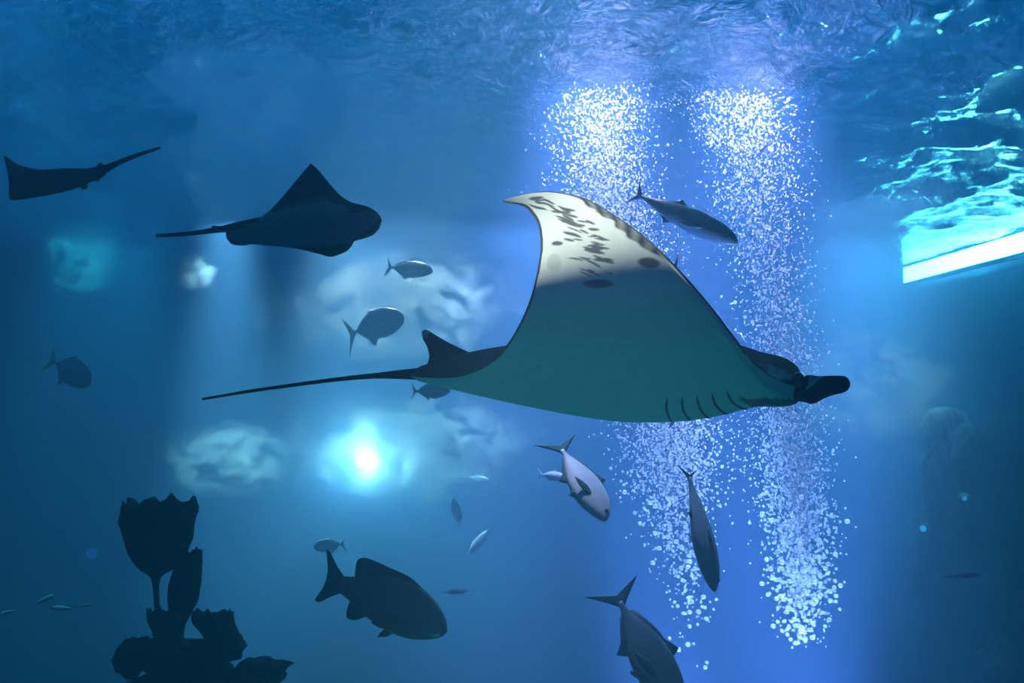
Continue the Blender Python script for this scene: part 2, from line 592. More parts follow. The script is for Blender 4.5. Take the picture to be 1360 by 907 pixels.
# pale band on the near head fin behind which the eye sits
px_fin('head_stripe', [(1074, 498), (1083, 501), (1095, 499), (1086, 506), (1078, 513), (1070, 517), (1073, 508)], lambda u, v_: 3.172, 0.004,
       simple_mat('head_stripe_skin', (0.35, 0.42, 0.42), 0.6, 0.2, 0.2, 20), manta_o)
ellipsoid('eye', P(1060, 504, 3.16), (0.024, 0.034, 0.028), m_eye, manta_o)
ellipsoid('eye', P(1052, 503, 3.66), (0.026, 0.016, 0.028), m_eye, manta_o)
for i in range(5):
    c = 0.15 + 0.048 * i
    pa = [manta.point(0.055 + 0.16 * k / 7, c + 0.012 * math.sin(k / 7 * math.pi), -1) for k in range(8)]
    n = -manta.nsign * manta.normal(0.12, c)
    tv, tf = tube_path([q + n * 0.001 for q in pa], [0.0015] + [0.0045] * 6 + [0.0015], 6, 16)
    mesh_obj('gill_slit', [inv @ Vector(q) for q in tv], tf, m_slit, manta_o)

# ------------------------------------------------------------------ eagle ray
EB, EP = np.array((0.016, 0.015, 0.014)), np.array((0.35, 0.40, 0.38))
eagle = Disc([(1.00, (413, 217), (411, 219), 5.35), (0.82, (423, 226), (392, 241), 5.28), (0.6, (437, 243), (371, 266), 5.16),
              (0.4, (453, 260), (353, 284), 5.05), (0.25, (470, 270), (338, 293), 4.94), (0.12, (497, 279), (318, 299), 4.87),
              (0, (507, 292), (303, 305), 4.8),
              (-0.12, (500, 303), (300, 313), 4.72), (-0.25, (487, 312), (306, 321), 4.66), (-0.45, (472, 319), (345, 325), 4.6),
              (-0.65, (467, 327), (392, 330), 4.56), (-0.82, (460, 334), (418, 336), 4.54), (-1.0, (443, 341), (436, 341), 4.53)],
             [(0, 8), (.06, 17), (.15, 19), (.25, 18), (.5, 15), (.8, 9), (1, 4)],
             [(0, 6), (.06, 10), (.2, 13), (.5, 13), (.8, 8), (1, 3)],
             [(0, 1), (.1, .95), (.2, .75), (.35, .45), (.6, .22), (1, .04)], 4.8)
eagle.updir = Vector((0, 0.8, 0.6))


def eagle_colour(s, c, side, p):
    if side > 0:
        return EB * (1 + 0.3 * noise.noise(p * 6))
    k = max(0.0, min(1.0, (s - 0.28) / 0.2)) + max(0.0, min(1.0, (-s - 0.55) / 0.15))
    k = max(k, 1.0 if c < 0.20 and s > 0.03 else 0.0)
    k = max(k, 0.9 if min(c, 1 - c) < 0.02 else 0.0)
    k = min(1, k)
    return EP * (1 - k) + EB * k


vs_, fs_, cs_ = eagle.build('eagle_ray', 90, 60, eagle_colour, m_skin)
tv, tf = tube_path([P(u, v_, 4.82) for u, v_ in [(345, 296), (318, 301), (290, 305), (262, 309), (235, 311.5), (208, 313)]],
                   [0.035, 0.030, 0.018, 0.014, 0.012, 0.010], 8, 40)
nb = len(vs_)
vs_ += tv
fs_ += [tuple(i + nb for i in q) for q in tf]
cs_ += [EB] * len(tv)
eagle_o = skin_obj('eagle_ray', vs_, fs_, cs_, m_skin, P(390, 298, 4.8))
tag(eagle_o, 'dark eagle ray with pointed raised wing and blunt head above the hazy glow', 'eagle ray')
px_fin('pelvic_fin', [(303, 304), (303, 318), (310, 325), (330, 325), (338, 312), (330, 300)], lambda u, v_: 4.76, 0.012, m_dark, eagle_o)
px_fin('dorsal_fin', [(281, 301), (285, 299.5), (297, 301), (300, 305), (284, 307)], lambda u, v_: 4.82, 0.010, m_dark, eagle_o)
ellipsoid('eye', P(489, 283, 4.70), (0.022, 0.018, 0.022), m_eye, eagle_o)
inv = eagle_o.matrix_world.inverted()
tv, tf = tube_path([P(u, v_, 4.655) for u, v_ in [(488, 309), (496, 308), (502, 304), (506, 298)]], [0.002, 0.004, 0.004, 0.002], 6, 14)
mesh_obj('mouth', [inv @ Vector(q) for q in tv], tf, m_slit, eagle_o)

# ------------------------------------------------------------------ second ray, swimming off past the tank's left wall
SB = np.array((0.03, 0.020, 0.012))
SL = np.array((0.75, 0.70, 0.45))
stray = Disc([(1.0, (4, 207), (7, 207), 5.6), (0.8, (6, 213), (28, 220), 5.45), (0.6, (8, 221), (58, 227), 5.25), (0.35, (10, 230), (96, 230), 5.0),
              (0.15, (11, 237), (130, 228), 4.85), (0, (12, 242), (142, 228), 4.75), (-0.15, (12, 247), (138, 234), 4.66),
              (-0.4, (12, 253), (118, 243), 4.52), (-0.7, (12, 260), (88, 254), 4.38), (-0.88, (13, 264), (60, 260), 4.32), (-1, (14, 266), (30, 265), 4.3)],
             [(0, 3), (.15, 8), (.5, 11), (.8, 7), (1, 3)], [(0, 3), (.15, 6), (.5, 8), (.8, 5), (1, 2)],
             [(0, 1), (.2, .8), (.45, .45), (.7, .2), (1, .05)], 4.75)
stray.updir = Vector((0, -0.3, 1))


def stray_colour(s, c, side, p):
    if 0.08 < s < 0.36 and 0.4 < c < 0.97:  # pale pattern, also painting in the light on the lit back
        k = max(0.0, min(1, 0.5 + 2.2 * noise.noise(Vector((s * 14, c * 7, 2)))))
        return SB * (1 - k) + SL * k
    return SB


vs_, fs_, cs_ = stray.build('brown_ray', 60, 44, stray_colour, m_skin)
tv, tf = tube_path([P(u, v_, d) for u, v_, d in [(112, 231, 4.75), (135, 226, 4.76), (155, 217, 4.78), (180, 207, 4.8), (213, 196, 4.84)]],
                   [0.030, 0.026, 0.016, 0.013, 0.008], 8, 36)
nb = len(vs_)
vs_ += tv
fs_ += [tuple(i + nb for i in q) for q in tf]
cs_ += [SB] * len(tv)
stray_o = skin_obj('brown_ray', vs_, fs_, cs_, m_skin, P(80, 240, 4.75))
tag(stray_o, 'brown ray with thin straight tail and pattern and light painted pale on its back, near the surface', 'ray')
px_fin('dorsal_fin', [(127, 222), (133, 215, 1), (138, 219), (140, 224), (130, 228)], lambda u, v_: 4.76, 0.010, m_dark, stray_o)
m_clasp = simple_mat('yellow_skin', (0.35, 0.24, 0.08), 0.6, 0.2, 0.2, 20)
px_fin('pelvic_fin', [(124, 229), (132, 232), (133, 239), (127, 241), (122, 236)], lambda u, v_: 4.70, 0.010, m_clasp, stray_o)
px_fin('pelvic_fin', [(108, 243), (116, 244), (116, 250), (110, 252), (106, 248)], lambda u, v_: 4.56, 0.010, m_clasp, stray_o)


# ------------------------------------------------------------------ fish
def fish_mat(name, back, belly, z0, z1, rough=0.35):
    m, t, o = material(name)
    b = nd(t, 'ShaderNodeBsdfPrincipled', Roughness=rough)
    b.inputs['Specular IOR Level'].default_value = 0.5
    tc = nd(t, 'ShaderNodeTexCoord')
    sp = nd(t, 'ShaderNodeSeparateXYZ')
    t.links.new(tc.outputs['Object'], sp.inputs[0])
    nz = nd(t, 'ShaderNodeTexNoise', Scale=9.0, Detail=4.0)
    t.links.new(tc.outputs['Object'], nz.inputs['Vector'])
    mr = nd(t, 'ShaderNodeMapRange')
    mr.inputs[1].default_value = z0
    mr.inputs[2].default_value = z1
    t.links.new(sp.outputs['Z'], mr.inputs[0])
    ma = nd(t, 'ShaderNodeMath', operation='MULTIPLY_ADD')
    ma.inputs[1].default_value = 0.5
    t.links.new(nz.outputs['Fac'], ma.inputs[0])
    mb = nd(t, 'ShaderNodeMath', operation='SUBTRACT')
    mb.inputs[1].default_value = 0.25
    t.links.new(mr.outputs[0], ma.inputs[2])
    t.links.new(ma.outputs[0], mb.inputs[0])
    mx = nd(t, 'ShaderNodeMix', data_type='RGBA')
    mx.inputs[6].default_value = belly + (1,)
    mx.inputs[7].default_value = back + (1,)
    t.links.new(mb.outputs[0], mx.inputs[0])
    t.links.new(mx.outputs[2], b.inputs['Base Color'])
    t.links.new(b.outputs[0], o.inputs['Surface'])
    return m


# side profiles: (x from tail to nose, top, bottom, half width) in body lengths; fins: outlines in the same plane
KINDS = {
    'jack': dict(prof=[(.13, .018, -.018, .014), (.20, .026, -.026, .018), (.32, .075, -.07, .036), (.45, .118, -.112, .056), (.60, .142, -.135, .070),
                       (.74, .135, -.125, .070), (.86, .105, -.092, .056), (.94, .064, -.06, .036), (.985, .022, -.035, .016), (1.0, .0, -.018, .004)],
                 tail=[(.17, .015), (.12, .07), (.01, .20, 1), (.055, .07), (.08, .0), (.05, -.07), (-.02, -.21, 1), (.11, -.07), (.17, -.015)],
                 dorsal=[(.64, .13), (.60, .20, 1), (.56, .155), (.42, .135), (.26, .075), (.22, .04), (.26, .04), (.45, .10), (.6, .13)],
                 anal=[(.50, -.11), (.45, -.185, 1), (.42, -.14), (.30, -.085), (.22, -.04), (.26, -.04), (.42, -.09)],
                 pect=(.70, -.03, .20, .035), eye=(.915, .028, .020), belly=(.66, -.12, .07)),
    'trevally': dict(prof=[(.14, .016, -.016, .012), (.21, .03, -.03, .018), (.33, .13, -.12, .04), (.46, .205, -.19, .062), (.60, .235, -.215, .076),
                           (.74, .225, -.205, .076), (.86, .175, -.165, .06), (.94, .115, -.12, .04), (.985, .05, -.07, .018), (1.0, .0, -.03, .004)],
                     tail=[(.18, .018), (.13, .10), (.0, .31, 1), (.055, .12), (.075, .0), (.045, -.12), (-.04, -.34, 1), (.11, -.10), (.18, -.018)],
                     dorsal=[(.58, .22), (.50, .275, 1), (.47, .225), (.36, .17), (.24, .07), (.22, .03), (.28, .06), (.45, .18)],
                     anal=[(.50, -.18), (.42, -.30, 1), (.42, -.20), (.34, -.15), (.24, -.06), (.22, -.03), (.3, -.08)],
                     pect=(.66, -.03, .22, .04), eye=(.90, .06, .022), belly=(.66, -.19, .06)),
    'tuna': dict(prof=[(.10, .014, -.014, .016), (.18, .028, -.028, .022), (.32, .066, -.068, .046), (.48, .098, -.102, .068), (.62, .112, -.116, .078),
                       (.76, .106, -.108, .074), (.88, .08, -.08, .056), (.95, .048, -.052, .034), (.987, .018, -.028, .014), (1.0, .0, -.012, .004)],
                 tail=[(.14, .012), (.09, .05), (.03, .155, 1), (.065, .05), (.08, .0), (.065, -.05), (.0, -.13, 1), (.09, -.045), (.14, -.012)],
                 dorsal=[(.50, .095), (.44, .135, 1), (.42, .105), (.34, .07), (.36, .06), (.46, .085)],
                 anal=[(.44, -.09), (.38, -.135, 1), (.36, -.095), (.30, -.06), (.36, -.06)],
                 pect=(.70, -.02, .18, .03), eye=(.915, .022, .018), belly=(.64, -.105, .04)),
    'grouper': dict(prof=[(.16, .055, -.055, .024), (.24, .075, -.075, .032), (.36, .125, -.125, .056), (.50, .165, -.165, .082), (.64, .175, -.185, .094),
                          (.76, .155, -.18, .09), (.87, .105, -.15, .075), (.94, .05, -.12, .055), (.985, -.005, -.085, .03), (1.0, -.04, -.06, .008)],
                    tail=[(.19, .045), (.12, .10), (.03, .185), (.0, .19, 1), (.045, .06), (.045, -.05), (.0, -.16, 1), (.04, -.165), (.12, -.10), (.19, -.045)],
                    dorsal=[(.76, .15), (.66, .20), (.52, .215), (.40, .225), (.30, .225), (.25, .195), (.25, .13), (.27, .08), (.36, .11), (.55, .155)],
                    anal=[(.42, -.135), (.33, -.20, 1), (.27, -.195), (.26, -.12), (.28, -.07), (.36, -.10)],
                    pect=(.68, -.07, .17, .055), eye=(.885, .02, .017), belly=(.64, -.18, .10)),
}
KINDS['surgeon'] = dict(KINDS['trevally'])
KINDS['surgeon']['tail'] = [(.17, .014), (.12, .10), (-.04, .27, 1), (.02, .12), (.04, .0), (.01, -.12), (-.05, -.27, 1), (.11, -.10), (.17, -.014)]


def fish(name, label, cat, kind, nose, dn, tail, dt, up=(0, 0, 1), back=(0.03, 0.05, 0.06), belly=(0.3, 0.35, 0.36), fin=(0.04, 0.06, 0.07),
         detail=1, group=None, fat=1.0, tall=1.0, tail_col=None, bend=0.0):
    K = KINDS[kind]
    A, B = P(nose[0], nose[1], dn), P(tail[0], tail[1], dt)
    L = (A - B).length
    X = (A - B).normalized()
    U = Vector(up)
    Z = (U - X * U.dot(X)).normalized()
    Y = Z.cross(X)
    R = Matrix((X, Y, Z)).transposed()
    org = B.lerp(A, 0.55)
    nr = 24 if detail else 12
    nl = 40 if detail else 18
    xs = [r[0] for r in K['prof']]

    def at(x, y, z):
        return Vector(((x - 0.55) * L, y * L + bend * L * (max(0, 0.6 - x)) ** 2, z * L * tall))
    vs_, fs = [], []
    for i in range(nl):
        u = i / (nl - 1)
        x = xs[0] + (xs[-1] - xs[0]) * (u + 0.10 * math.sin(math.pi * u) * u)
        x = min(x, xs[-1])
        _, zt, zb, hw = hermite(xs, K['prof'], x)
        zt, zb, hw = float(zt), float(zb), max(float(hw), .002)
        if zt < zb + .002:
            zt = zb + .002
        for j in range(nr):
            th = 2 * math.pi * j / nr
            cz, sy = math.cos(th), math.sin(th)
            mid, hh = (zt + zb) / 2, (zt - zb) / 2
            vs_.append(at(x, hw * fat * math.copysign(abs(sy) ** 0.9, sy), mid + hh * cz))
    for i in range(nl - 1):
        for j in range(nr):
            fs.append((i * nr + j, i * nr + (j + 1) % nr, (i + 1) * nr + (j + 1) % nr, (i + 1) * nr + j))
    fs += [tuple(range(nr))[::-1], tuple((nl - 1) * nr + j for j in range(nr))]
    hz = 0.12 * L * tall
    body = mesh_obj(name, vs_, fs, fish_mat(name + '_skin', back, belly, -hz * 0.9, hz * 0.7))
    body.matrix_world = Matrix.Translation(org) @ R.to_4x4()
    fix_normals(body)
    tag(body, label, cat, group)
    mf = simple_mat(name + '_fin', fin, 0.5, 0.3, 0.2, 15)
    mt = simple_mat(name + '_tail', tail_col, 0.5, 0.3, 0.2, 15) if tail_col else mf
    th = 0.006 * L
    n = 5 if detail else 3

    def fin_part(nm, outline, mat, off=0.0):
        pts = [at(q[0], off, q[1]) for q in smooth_outline(outline, n)]
        return plate(pts, Vector((0, 1, 0)), th, nm, mat, body)
    fin_part('tail_fin', K['tail'], mt)
    fin_part('dorsal_fin', K['dorsal'], mf)
    fin_part('anal_fin', K['anal'], mf)
    if detail:
        px, pz, pl, ph = K['pect']
        _, zt, zb, hw = hermite(xs, K['prof'], px)
        for sd in (-1, 1):
            pts = []
            for (a, b) in smooth_outline([(0, ph * .5), (-.5 * pl, ph * .9), (-pl, -.2 * ph, 1), (-.5 * pl, -.9 * ph), (0, -ph * .5)], 4):
                pts.append(at(px + a, sd * (float(hw) * fat * 0.98 + 0.22 * abs(a)), pz + b - 0.25 * abs(a)))
            plate(pts, Vector((0, 1, 0.2)), th * 0.6, 'pectoral_fin', mf, body)
            ex, ez, er = K['eye']
            _, zt, zb, hw = hermite(xs, K['prof'], ex)
            mid, hh = float(zt + zb) / 2, float(zt - zb) / 2
            w = float(hw) * fat * math.sqrt(max(0.05, 1 - ((ez - mid) / hh) ** 2))
            e = ellipsoid('eye', (0, 0, 0), (er * L, er * L * .6, er * L), m_eye, body, n=12)
            e.data.transform(body.matrix_world)
            e.data.transform(Matrix.Translation(at(ex, sd * w * 0.97, ez)))
        bx, bz, bl = K['belly']
        for sd in (-1, 1):
            pts = [at(bx + a, sd * (0.02 + .15 * abs(a)), bz + b) for a, b in
                   smooth_outline([(0.02, .03), (-.3 * bl, -.3 * bl), (-bl, -.55 * bl, 1), (-.8 * bl, -.1 * bl), (-.4 * bl, .03)], 4)]
            plate(pts, Vector((0, 1, 0.1)), th * 0.6, 'pelvic_fin', mf, body)
    return body


GREY, SILV = (0.05, 0.09, 0.11), (0.34, 0.38, 0.38)
fish('amberjack', 'silver blue amberjack diving past the bubble plume above the wing', 'fish', 'tuna', (981, 322), 7.0, (836, 254), 7.4,
     up=(0.25, -0.15, 1), back=(0.55, 0.58, 0.48), belly=(0.10, 0.18, 0.32), fin=(0.12, 0.15, 0.25), tall=0.88)  # highlight from above is painted in as the pale back
fish('small_jack', 'small forked tailed jack swimming level in the pale haze', 'fish', 'jack', (575, 360), 14.4, (511, 354), 14.6,
     back=(0.01, 0.03, 0.04), belly=(0.04, 0.06, 0.08), tall=1.2)
fish('trevally', 'deep bodied trevally with crescent tail in the pale haze', 'fish', 'trevally', (536, 420), 14.0, (459, 446), 14.2,
     up=(-0.1, 0, 1), back=(0.01, 0.025, 0.035), belly=(0.02, 0.035, 0.05), tall=1.05)
fish('surgeonfish', 'faint blue fish with a yellow green crescent tail in dark water', 'fish', 'surgeon', (121, 508), 11.2, (64, 477), 11.5,
     up=(0.5, 0, 1), back=(0.10, 0.25, 0.35), belly=(0.05, 0.10, 0.16), fin=(0.05, 0.1, 0.15), tail_col=(0.7, 1.0, 0.45), tall=0.95)
fish('hazy_jack', 'hazy jack half hidden behind the manta tail base', 'fish', 'jack', (598, 519), 12.5, (545, 520), 12.6,
     back=(0.05, 0.08, 0.14), belly=(0.10, 0.14, 0.22), tall=1.3)
fish('diving_jack', 'pale bellied jack diving beside the bubbles with dark green forked tail', 'fish', 'jack', (806, 692), 6.9, (738, 584), 7.3,
     up=(0.75, 0.6, 0.45), back=(0.30, 0.36, 0.36), belly=(0.55, 0.60, 0.55), fin=(0.03, 0.08, 0.06), tail_col=(0.02, 0.10, 0.07), tall=1.25)
fish('slender_jack', 'slim jack diving straight down through the bubble plume', 'fish', 'tuna', (950, 786), 6.8, (912, 618), 7.1,
     up=(0.75, 0.75, 0.2), back=(0.04, 0.08, 0.11), belly=(0.16, 0.24, 0.28), fin=(0.03, 0.06, 0.1), tall=0.92)
fish('descending_jack', 'dark jack heading down below the slim diving jack', 'fish', 'jack', (905, 952), 6.2, (812, 778), 6.7,
     up=(0.8, 0.2, 0.5), back=(0.04, 0.07, 0.09), belly=(0.10, 0.15, 0.18), fin=(0.02, 0.04, 0.06), tall=1.1)
fish('grouper', 'dark heavy grouper with broad tail and long back fin', 'fish', 'grouper', (596, 828), 5.5, (425, 766), 5.8,
     up=(0.1, 0, 1), back=(0.14, 0.16, 0.13), belly=(0.06, 0.07, 0.06), fin=(0.03, 0.032, 0.03), tall=1.02)
fish('pale_bream', 'pale silvery bream behind the grouper tail', 'fish', 'trevally', (417, 726), 12.5, (460, 722), 12.6,
     back=(0.5, 0.55, 0.6), belly=(0.7, 0.75, 0.8), fin=(0.4, 0.45, 0.5), detail=1, tall=0.95)
fish('upright_bream', 'faint narrow fish hanging upright in blue water', 'fish', 'jack', (602, 661), 13.5, (612, 702), 13.8,
     up=(-1, 0.3, 0), back=(0.5, 0.55, 0.65), belly=(0.2, 0.3, 0.4), fin=(0.2, 0.3, 0.4), detail=0)
fish('turning_bream', 'faint fish with spread forked tail turning downward', 'fish', 'jack', (624, 735), 13.5, (653, 698), 13.8,
     up=(-0.8, -0.4, 0.3), back=(0.35, 0.4, 0.5), belly=(0.3, 0.35, 0.45), fin=(0.25, 0.3, 0.4), detail=0)
fish('ghostly_bream', 'barely visible small fish in the lilac haze', 'fish', 'jack', (650, 638), 15, (620, 634), 15.2, back=(0.3, 0.35, 0.45),
     belly=(0.3, 0.35, 0.45), fin=(0.2, 0.3, 0.4), detail=0)
fish('trailing_jack', 'pale blurred fish half behind the diving jack', 'fish', 'jack', (752, 634), 9.0, (714, 630), 9.2, back=(0.5, 0.52, 0.55),
     belly=(0.25, 0.3, 0.4), fin=(0.3, 0.35, 0.4), detail=0)
fish('hidden_jack', 'fish behind the raised wing, only its tail tip showing', 'fish', 'jack', (835, 420), 6.6, (903, 352), 6.9,
     up=(0.4, -0.2, 1), back=(0.05, 0.07, 0.14), belly=(0.2, 0.25, 0.35), fin=(0.05, 0.06, 0.14), detail=1)
fish('hidden_jack', 'fish behind the manta belly, only a fin tip showing', 'fish', 'jack', (862, 470), 7.4, (902, 566), 7.4,
     up=(0.3, -0.5, 0.5), back=(0.06, 0.07, 0.16), belly=(0.2, 0.25, 0.35), fin=(0.06, 0.07, 0.18), detail=1)
fish('distant_shark', 'dark distant fish with upright fin beside the lit rocks', 'fish', 'tuna', (1305, 590), 15.0, (1385, 588), 15.2,
     back=(0.03, 0.05, 0.07), belly=(0.04, 0.06, 0.08), fin=(0.03, 0.05, 0.07), detail=0)
fish('slim_fish', 'faint slim fish low in dark water beyond the foot of the bubble plume', 'fish', 'tuna', (1302, 762), 10.0, (1250, 766), 10.1,
     back=(0.35, 0.45, 0.45), belly=(0.1, 0.15, 0.2), fin=(0.1, 0.15, 0.2), detail=0, tall=0.8)
fish('slim_fish', 'faint slim fish just beyond the grouper head', 'fish', 'tuna', (622, 784), 10.0, (586, 787), 10.1,
     back=(0.35, 0.4, 0.45), belly=(0.1, 0.15, 0.2), fin=(0.1, 0.15, 0.2), detail=0, tall=0.8)
for lab, n_, t_ in [('small turquoise fish at the head of the little shoal by the sponges', (121, 803), (101, 805)),
                    ('larger small turquoise fish in the middle of the little shoal', (67, 807), (98, 808)),
                    ('small turquoise fish tilted upward above the little shoal', (72, 790), (45, 803)),
                    ('small turquoise fish trailing behind the little shoal', (0, 815), (22, 810))]:
    fish('small_turquoise_fish', lab, 'fish', 'tuna', n_, 6.5, t_, 6.5, back=(0.35, 0.75, 0.6), belly=(0.2, 0.6, 0.55), fin=(0.2, 0.55, 0.5),
         detail=0, group='little shoal in the dark corner')


# ------------------------------------------------------------------ rock and sponges
m_rock = simple_mat('dark_rock', (0.035, 0.035, 0.032), 0.9, 0.1, 0.4, 5, 0.8)
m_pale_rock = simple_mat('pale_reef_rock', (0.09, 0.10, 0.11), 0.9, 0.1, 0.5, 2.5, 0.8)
m_sponge = simple_mat('brown_sponge', (0.11, 0.085, 0.045), 0.9, 0.1, 0.5, 14, 0.8)


def rock(name, label, c, r, seed, mat, amp=0.35, sub=5, group=None, freq=1.3):
    bm = bmesh.new()
    bmesh.ops.create_icosphere(bm, subdivisions=sub, radius=1.0)
    sv = Vector((seed * 7.3, seed * 3.1, seed * 1.7))
    for v_ in bm.verts:
        d = v_.co.normalized()
        k = 1 + amp * noise.fractal(d * freq + sv, 0.9, 2.1, 5) + amp * 0.5 * abs(noise.noise(d * freq * 2.5 + sv))
        v_.co = Vector((d.x * r[0] * k, d.y * r[1] * k, d.z * r[2] * k))
    me = bpy.data.meshes.new(name)
    bm.to_mesh(me)
    bm.free()
    me.materials.append(mat)
    me.polygons.foreach_set('use_smooth', [True] * len(me.polygons))
    o = bpy.data.objects.new(name, me)
    COL.objects.link(o)
    o.location = c
    return tag(o, label, 'rock', group)


def base_at(u, v_, d):
    return P(u, v_, d)


SD = 4.6
def pinnacle(name, label, top, r_top, r_base, seed, mat, group=None, rough=0.45, flat=0.9, n=56, m=44, squash=1.0):
    """rock column standing on the floor, its top at the point given"""
    vs_, fs = [], []
    for i in range(m):
        a = (i / (m - 1)) ** 0.7
        z = -0.2 + a * (top.z + 0.2)
        for j in range(n):
            th = 2 * math.pi * j / n
            r = r_top + (r_base - r_top) * (1 - a) ** 1.4
            if a > flat:
                r *= math.sqrt(max(0.0, 1 - ((a - flat) / (1 - flat)) ** 2)) * 0.98 + 0.02
            q = Vector((math.cos(th) * 1.2 + seed * 5.1, math.sin(th) * 1.2, z * 0.8 / max(r_top, .5)))
            r *= 1 + rough * noise.fractal(q, 0.9, 2.0, 5) + rough * 0.8 * (0.5 - abs(noise.noise(q * 2.7)) * 2) * min(1, a * 2)
            dz = 0.35 * r_top * noise.fractal(Vector((math.cos(th) * r, math.sin(th) * r, seed)) * 2.2 / max(r_top, .5), 0.9, 2, 4) if a > flat else 0
            vs_.append((math.cos(th) * r, math.sin(th) * r * squash, z + dz))
    for i in range(m - 1):
        for j in range(n):
            fs.append((i * n + j, i * n + (j + 1) % n, (i + 1) * n + (j + 1) % n, (i + 1) * n + j))
    fs.append(tuple((m - 1) * n + j for j in range(n)))
    o = mesh_obj(name, vs_, fs, mat)
    o.location = (top.x, top.y, 0)
    return tag(o, label, 'rock', group)


pinnacle('rock_pinnacle', 'dark rock pinnacle carrying the sponges', P(255, 880, SD), 0.34, 1.3, 0, m_rock, flat=0.95, m=70)
rock('rock_boulder', 'low dark boulder on the sponge pinnacle, furthest from the sponges', P(345, 893, SD), (0.14, 0.13, 0.07), 3, m_rock, 0.4, 4)
rock('rock_boulder', 'rounded dark boulder below the shelf sponge', P(300, 862, SD + .1), (0.10, 0.10, 0.07), 5, m_rock, 0.4, 4)
rock('rock_boulder', 'dark knobbly boulder at the foot of the goblet sponge', P(182, 873, SD), (0.10, 0.10, 0.09), 8, m_rock, 0.4, 4)
rock('rock_boulder', 'broad dark boulder under the sponge stems', P(225, 870, SD + .05), (0.17, 0.15, 0.10), 9, m_rock, 0.35, 4)


def goblet(name, label, prof, d, lean=0.0, seed=0, ruffle=0.10, squash=0.75):
    """lathe-like sponge from pixel rows (v, u_left, u_right); ruffled rim, hollow cup"""
    base = P((prof[-1][1] + prof[-1][2]) / 2, prof[-1][0], d)
    n = 40
    rows = []
    vv = [r[0] for r in prof]
    m = 34
    for i in range(m):
        v_ = vv[0] + (vv[-1] - vv[0]) * i / (m - 1)
        ul = float(np.interp(v_, vv, [r[1] for r in prof]))
        ur = float(np.interp(v_, vv, [r[2] for r in prof]))
        a, b = P(ul, v_, d), P(ur, v_, d)
        rows.append(((a + b) / 2, (b - a).length / 2))
    vs_, fs = [], []

    def ring(c, r, k, rim):
        for j in range(n):
            th = 2 * math.pi * j / n
            q = Vector((math.cos(th) * 1.6 + seed, math.sin(th) * 1.6, c.z * 6))
            w = 1 + ruffle * noise.fractal(q, 0.8, 2.2, 4)
            z = c.z + rim * (0.045 * noise.fractal(Vector((math.cos(th) * 2.5, math.sin(th) * 2.5, seed)), 0.6, 2.3, 4))
            vs_.append(Vector((c.x + math.cos(th) * r * w * k, c.y + math.sin(th) * r * w * k * squash, z)))
    ring(rows[4][0], rows[4][1] * 0.25, 1, 0)
    ring(rows[2][0], rows[2][1] * 0.75, 1, 0.5)
    for i, (c, r) in enumerate(rows):
        ring(c, r, 1, max(0, 1 - i / 4))
    k = len(rows) + 2
    for i in range(k - 1):
        for j in range(n):
            fs.append((i * n + j, i * n + (j + 1) % n, (i + 1) * n + (j + 1) % n, (i + 1) * n + j))
    fs.append(tuple(range(n)))
    fs.append(tuple((k - 1) * n + j for j in range(n))[::-1])
    o = mesh_obj(name, [q - base for q in vs_], fs, m_sponge)
    o.location = base
    fix_normals(o)
    return tag(o, label, 'sponge')


goblet('goblet_sponge', 'tall brown goblet sponge with a wide ragged cup on a thin stem',
       [(668, 166, 260), (690, 162, 258), (715, 168, 254), (735, 174, 248), (750, 183, 238), (758, 190, 228), (764, 200, 214), (780, 203, 211), (812, 205, 212), (840, 204, 214)], SD, seed=1)
goblet('goblet_sponge', 'narrow brown vase sponge standing against the goblet sponge',
       [(732, 240, 268), (750, 232, 268), (775, 226, 267), (795, 224, 264), (812, 226, 256), (830, 226, 246), (850, 224, 244)], SD + .12, seed=5)
goblet('goblet_sponge', 'short brown cup sponge at the goblet stem',
       [(812, 195, 236), (822, 196, 240), (838, 202, 238), (855, 206, 236), (868, 204, 240)], SD - .1, seed=9)
goblet('shelf_sponge', 'brown shelf sponge with flat top on the rock',
       [(816, 254, 310), (826, 256, 311), (838, 266, 316), (850, 274, 322), (862, 270, 322)], SD, seed=13)
rock('reef_rock', 'low rock among sponge stems', P(262, 866, SD + .2), (0.12, 0.1, 0.07), 15, m_rock, 0.4, 4)

# lit reef pinnacles standing before the far walls
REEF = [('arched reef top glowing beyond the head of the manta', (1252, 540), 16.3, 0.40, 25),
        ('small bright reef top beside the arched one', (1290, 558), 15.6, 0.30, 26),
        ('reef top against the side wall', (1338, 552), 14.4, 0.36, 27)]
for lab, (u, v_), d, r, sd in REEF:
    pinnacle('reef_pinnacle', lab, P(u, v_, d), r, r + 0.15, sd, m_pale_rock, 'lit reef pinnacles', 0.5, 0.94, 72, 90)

# ------------------------------------------------------------------ light sources in view, with added panels out of view
def emit_mat(name, col, strength):
    m, t, o = material(name)
    e = nd(t, 'ShaderNodeEmission', Strength=strength)
    e.inputs['Color'].default_value = col + (1,)
    nz = nd(t, 'ShaderNodeTexNoise', Scale=2.0)
    t.links.new(e.outputs[0], o.inputs['Surface'])
    return m


def box(name, lo, hi, mat, parent=None):
    x0, y0, z0 = lo
    x1, y1, z1 = hi
    v_ = [(x0, y0, z0), (x1, y0, z0), (x1, y1, z0), (x0, y1, z0), (x0, y0, z1), (x1, y0, z1), (x1, y1, z1), (x0, y1, z1)]
    return mesh_obj(name, v_, [(3, 2, 1, 0), (4, 5, 6, 7), (0, 1, 5, 4), (1, 2, 6, 5), (2, 3, 7, 6), (3, 0, 4, 7)], mat, parent, smooth=False)


